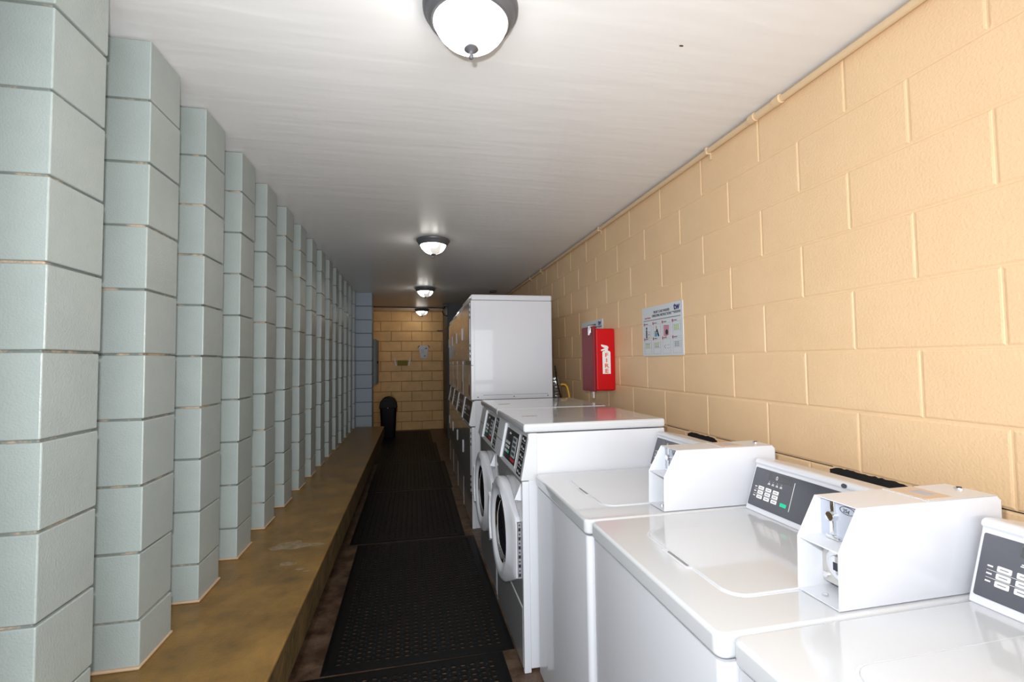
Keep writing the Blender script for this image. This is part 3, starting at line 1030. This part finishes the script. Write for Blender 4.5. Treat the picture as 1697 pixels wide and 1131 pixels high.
for k, ch in enumerate('FIRE'):
    text_into(mb, Fe @ Matrix.Translation((0, 0, 0.0016)), ch, cu_, 0.245 - k * 0.0385, 0.040, align='CENTER', bold=0.028, sx=1.35)
mb.build('lettering', M['orange'], st)


# ------------------------------------------------------------------ instruction signs
def make_sign(label, y_far, z0):
    t = thing('instruction_sign', label, 'sign', (XR, y_far, z0), 'washer instruction signs')
    W, Hh = 0.46, 0.302
    Fs = frame((-0.004, 0, 0), (0, -1, 0), (0, 0, 1))
    mb = MB()
    mb.frame_prism(Fs, [(0, 0), (W, 0), (W, Hh), (0, Hh)], -0.0038, 0.0)
    mb.build('board', M['paper'], t)
    mb = MB()
    text_into(mb, Fs, 'FRONT LOAD WASHER', 0.235, 0.258, 0.0215, 0, align='CENTER', bold=0.012, sx=0.80)
    text_into(mb, Fs, 'OPERATING INSTRUCTIONS', 0.235, 0.236, 0.0215, 0, align='CENTER', bold=0.012, sx=0.80)
    text_into(mb, Fs, 'Speed Queen', 0.034, 0.232, 0.0135, 1, bold=0.01)
    text_into(mb, Fs, 'tw', 0.372, 0.258, 0.055, 2, bold=0.035)
    quad(mb, Fs, 0.350, 0.440, 0.246, 0.250, 0.0005, 0)
    quad(mb, Fs, 0.370, 0.440, 0.239, 0.243, 0.0005, 0)
    mb.build('lettering', [M['ink'], M['redink'], M['blueink']], t)
    mb = MB()
    quad(mb, Fs, 0.016, 0.437, 0.2165, 0.2215, 0.0006)
    mb.build('rule', M['greyink'], t)
    mb = MB()       # step panels: outline, red number tab, heading bar, picture
    K = dict(g=0, r=1, d=2, b=3, p=4, l=5, s=6)
    for r in range(2):
        for c in range(4):
            u0, v0 = 0.020 + c * 0.110, 0.106 - r * 0.094
            u1, v1 = u0 + 0.092, v0 + 0.086
            quad(mb, Fs, u0, u0 + 0.011, v1 - 0.002, v1 + 0.014, 0.0006, K['r'])
            quad(mb, Fs, u0 + 0.016, u0 + 0.050, v1 + 0.004, v1 + 0.008, 0.0006, K['d'])
            for (a, b, c_, d_) in ((u0 + .006, u1, v0, v0 + .0009), (u0 + .006, u1, v1 - .002, v1 - .0011),
                                   (u0 + .006, u0 + .0069, v0, v1), (u1 - .0009, u1, v0, v1)):
                quad(mb, Fs, a, b, c_, d_, 0.0005, K['g'])
    def dots(c, r, cols):
        u0, v0 = 0.020 + c * 0.110 + 0.014, 0.106 - r * 0.094 + 0.034
        for (a, b, c_, d_) in ((u0, u0 + .072, v0, v0 + .0009), (u0, u0 + .072, v0 + .034, v0 + .035), (u0, u0 + .0009, v0, v0 + .035), (u0 + .071, u0 + .072, v0, v0 + .035)):
            quad(mb, Fs, a, b, c_, d_, 0.0005, K['g'])
        for i in range(3):
            for j in range(3):
                quad(mb, Fs, u0 + .010 + i * .017, u0 + .020 + i * .017, v0 + .004 + j * .010, v0 + .011 + j * .010, 0.0006, cols[j])
    dots(3, 0, (5, 5, 5)); dots(0, 1, (5, 5, 0)); dots(1, 1, (0, 5, 5)); dots(3, 1, (0, 0, 0))
    # figure loading a machine
    u0, v0 = 0.020, 0.106
    quad(mb, Fs, u0 + .026, u0 + .040, v0 + .004, v0 + .055, 0.0007, K['d'])
    mb.frame_prism(Fs, [(u0 + .034 + .008 * math.cos(a), v0 + .066 + .009 * math.sin(a)) for a in [k * 0.785 for k in range(8)]], 0, 0.0007, K['d'])
    quad(mb, Fs, u0 + .050, u0 + .076, v0 + .006, v0 + .044, 0.0006, K['g'])
    quad(mb, Fs, u0 + .052, u0 + .074, v0 + .008, v0 + .042, 0.0008, 7)
    quad(mb, Fs, u0 + .060, u0 + .067, v0 + .022, v0 + .030, 0.0009, K['d'])
    u0 = 0.130
    mb.frame_prism(Fs, [(u0 + .040, v0 + .050), (u0 + .055, v0 + .058), (u0 + .078, v0 + .012), (u0 + .064, v0 + .008)], 0, 0.0008, K['d'])
    mb.frame_prism(Fs, [(u0 + .044 + .008 * math.cos(a), v0 + .066 + .010 * math.sin(a)) for a in [k * 0.785 for k in range(8)]], 0, 0.0008, K['s'])
    quad(mb, Fs, u0 + .022, u0 + .052, v0 + .010, v0 + .044, 0.0006, K['b'])
    quad(mb, Fs, u0 + .030, u0 + .060, v0 + .030, v0 + .036, 0.0009, K['s'])
    u0 = 0.240
    mb.frame_prism(Fs, [(u0 + .018, v0 + .010), (u0 + .040, v0 + .004), (u0 + .076, v0 + .014), (u0 + .078, v0 + .070), (u0 + .018, v0 + .074)], 0, 0.0006, K['p'])
    mb.frame_prism(Fs, [(u0 + .052 + .015 * math.cos(a), v0 + .030 + .016 * math.sin(a)) for a in [k * 0.524 for k in range(12)]], 0, 0.0009, K['d'])
    u0, v0 = 0.240, 0.012
    mb.frame_prism(Fs, [(u0 + .018, v0 + .040), (u0 + .038, v0 + .052), (u0 + .040, v0 + .050), (u0 + .024, v0 + .040), (u0 + .040, v0 + .030), (u0 + .038, v0 + .028)], 0, 0.0006, K['g'])
    for v in (0.030, 0.048):
        quad(mb, Fs, u0 + .052, u0 + .080, v0 + v, v0 + v + .002, 0.0006, K['g'])
    mb.build('step_panels', [M['greyink'], M['redink'], M['ink'], M['skyink'], M['pinkink'], M['limeink'], M['skinink'], M['paper']], t)
    return t


sg = make_sign('white washer instruction sign with step pictures on the wall right of the red cabinet', 2.759, 1.384)
s2 = copy_tree(sg)
s2.location = (XR, 3.865, 1.384)
s2['label'] = 'white instruction sign mostly hidden behind the red cabinet'

# ------------------------------------------------------------------ conduit along the right wall under the ceiling
mb = MB()
mb.tube([(XR - 0.016, YN + 0.05, 2.386), (XR - 0.016, 3.4, 2.386), (XR - 0.016, 8.49, 2.386)], 0.0135, 12)
cond = tag(mb.build('conduit', M['conduit'], smooth=True), 'peach painted conduit pipe running along the top of the right wall', 'pipe')
for y in (1.56, 1.70):
    MB().tube([(XR - 0.020, y - 0.016, 2.386), (XR - 0.020, y + 0.016, 2.386)], 0.0185, 14).build('coupling', M['conduit'], cond)
MB().tube([(XR - 0.018, 1.57, 2.386), (XR - 0.018, 1.69, 2.386)], 0.0158, 14).build('coupling', M['conduit'], cond)
for y in (2.02, 3.40, 5.1, 5.6, 7.2):
    mb = MB()
    mb.box(XR - 0.031, XR - 0.001, y - 0.008, y + 0.008, 2.370, 2.404)
    mb.box(XR - 0.006, XR - 0.001, y - 0.008, y + 0.008, 2.345, 2.372)
    mb.build('pipe_clamp', M['conduit'], cond, bevel=0.003)

# conduit across the ceiling by the far wall, junction box and cable
mb = MB()
mb.tube([(-0.80, 8.9, CEIL - 0.012), (0.2, 8.95, CEIL - 0.013), (0.80, 8.45, CEIL - 0.014)][:2] + [(0.60, 8.97, CEIL - 0.013)], 0.010, 8)
cc = tag(mb.build('ceiling_conduit', M['conduit_dark'], smooth=True), 'thin dark conduit crossing the ceiling in front of the far wall', 'pipe')
MB().box(0.52, 0.62, 8.37, 8.47, CEIL - 0.055, CEIL - 0.001).build('junction_box', M['conduit_dark'], cc, bevel=0.004)
mb = MB()
mb.tube([(0.57, 8.40, CEIL - 0.05), (0.53, 8.40, CEIL - 0.09), (0.51, 8.40, CEIL - 0.15), (0.54, 8.41, CEIL - 0.20), (0.60, 8.45, CEIL - 0.22)], 0.007, 8)
mb.build('hanging_cable', M['blackplastic'], cc, smooth=True)
mb = MB().box(0.485, 0.60, YEND - 0.03, YEND - 0.001, 2.000, 2.022)
tag(mb.build('wall_bracket', M['conduit_dark']), 'short dark bracket high on the far ochre wall beside the dark pier', 'bracket')

# ------------------------------------------------------------------ electric panel, conduits on the left wall past the pier
t = thing('electrical_panel', 'grey electrical cabinet on the left wall past the end pier', 'electrical cabinet', (-0.826, 8.15, 1.0))
MB().box(0.001, 0.215, 0.0, 0.42, 0.0, 0.765).build('enclosure', M['panelgrey'], t, bevel=0.005)
MB().box(0.216, 0.228, 0.01, 0.41, 0.01, 0.755).build('door', M['panelgrey'], t, bevel=0.003)
MB().box(0.229, 0.250, 0.05, 0.075, 0.355, 0.395).build('latch', M['blackplastic'], t, bevel=0.003)
mb = MB()
mb.tube([(-0.775, 8.3, 1.766), (-0.775, 8.3, 2.20), (-0.78, 8.3, CEIL - 0.002)], 0.020, 10)
tag(mb.build('riser_conduit', M['conduit_dark'], smooth=True), 'dark riser conduit above the grey electrical cabinet', 'pipe')
for k, (xx, r) in enumerate(((-0.795, 0.016), (-0.745, 0.022))):
    mb = MB()
    mb.tube([(xx, 8.3 + 0.05 * k, 0.0), (xx, 8.3 + 0.05 * k, 0.999)], r, 10)
    tag(mb.build('wall_pipe', M['peach_far'], smooth=True),
        ['thinner ochre painted pipe under the electrical cabinet, against the wall', 'thicker ochre painted pipe under the electrical cabinet'][k], 'pipe')

# ------------------------------------------------------------------ waste bin
t = thing('waste_bin', 'black swing-top waste bin past the end of the ledge', 'bin', (-0.445, 8.85, 0.0145))
mb = MB()
mb.add([], [])
rings = []
for z, hw in ((0.0, 0.115), (0.02, 0.120), (0.535, 0.145)):
    rings.append([(p[0], p[1], z) for p in rrect(-hw, hw, -hw * 0.9, hw * 0.9, 0.045, 5)])
vs = sum(rings, [])
n = len(rings[0])
fs = []
for j in range(2):
    for i in range(n):
        fs.append((j * n + i, j * n + (i + 1) % n, (j + 1) * n + (i + 1) % n, (j + 1) * n + i))
fs.append(tuple(range(n - 1, -1, -1)))
fs.append(tuple(range(2 * n, 3 * n)))
mb = MB().add(vs, fs)
mb.build('bin_body', M['blackplastic'], t, smooth=True)
mb = MB()
prof = [(-0.158, 0.530)] + [(-0.150 * math.cos(math.radians(a)), 0.585 + 0.150 * math.sin(math.radians(a))) for a in range(0, 181, 12)] + [(0.158, 0.530)]
mb.frame_prism(frame((0, 0, 0), (1, 0, 0), (0, 0, 1)), prof, -0.135, 0.135)
lid = mb.build('domed_lid', M['blackplastic'], t, bevel=0.012, seg=3)
mb = MB()
mb.frame_prism(frame((0, -0.137, 0), (1, 0, 0), (0, 0, 1)), rrect(-0.10, 0.10, 0.545, 0.665, 0.03), 0, 0.006)
mb.build('swing_flap', M['blackplastic'], lid, bevel=0.004)
MB().box(0.146, 0.160, -0.10, -0.04, 0.455, 0.53).build('side_clip', M['red'], t, bevel=0.003, label='red clip on the side')
MB().box(-0.012, 0.004, -0.147, -0.143, 0.538, 0.545).build('rim_mark', M['key'], lid)

# ------------------------------------------------------------------ notice and holder on the far wall
t = thing('notice', 'small white notice held by two black tapes on the far wall', 'notice', (0.21, YEND - 0.001, 1.60))
mb = MB()
Fn = frame((0, 0, 0), (1, 0, 0), (0, 0, 1))
mb.frame_prism(Fn, [(-0.065, -0.14), (0.045, -0.165), (0.065, -0.15), (0.098, 0.10), (-0.098, 0.11), (-0.09, 0.02)], 0.002, 0.005)
mb.build('paper_sheet', M['paper'], t)
mb = MB()
mb.frame_prism(Fn, [(-0.125, 0.07), (-0.112, 0.06), (-0.075, 0.10), (-0.088, 0.115)], 0.0055, 0.0065)
mb.build('tape_piece', M['tape'], t)
mb = MB()
mb.frame_prism(Fn, [(0.120, 0.065), (0.130, 0.075), (0.092, 0.117), (0.080, 0.105)], 0.0055, 0.0065)
mb.build('tape_piece', M['tape'], t)
mb = MB()
mb.frame_prism(Fn, [(0.02, 0.03), (0.07, 0.04), (0.075, 0.06), (0.04, 0.07)], 0.0055, 0.006)
mb.frame_prism(Fn, [(0.0, -0.12), (0.03, -0.12), (0.04, -0.09), (0.01, -0.09)], 0.0055, 0.006)
for k in range(3):
    quad(mb, Fn, -0.06, 0.01, 0.02 - k * 0.03, 0.026 - k * 0.03, 0.006, 0, 0.0052)
mb.build('print', M['greyink'], t)

t = thing('leaflet_holder', 'clear wall holder with olive leaflets on the far ochre wall', 'holder', (-0.215, YEND - 0.002, 1.30))
mb = MB()
mb.frame_prism(Fn, [(-0.14, 0.0), (-0.165, 0.165), (-0.150, 0.165), (-0.118, 0.03), (-0.10, 0.0)], 0.004, 0.05)
mb.build('end_bracket', M['stickerwhite'], t)
mb = MB()
mb.frame_prism(Fn, [(0.14, 0.0), (0.165, 0.165), (0.150, 0.165), (0.118, 0.03), (0.10, 0.0)], 0.004, 0.05)
mb.build('end_bracket', M['stickerwhite'], t)
mb = MB()
mb.box(-0.14, 0.14, -0.045, -0.042, 0.0, 0.12)
mb.box(-0.14, 0.14, -0.045, -0.004, 0.0, 0.003)
mb.build('clear_pocket', M['acrylic'], t)
MB().box(-0.098, 0.105, -0.034, -0.010, 0.004, 0.11).build('leaflets', M['olive'], t)
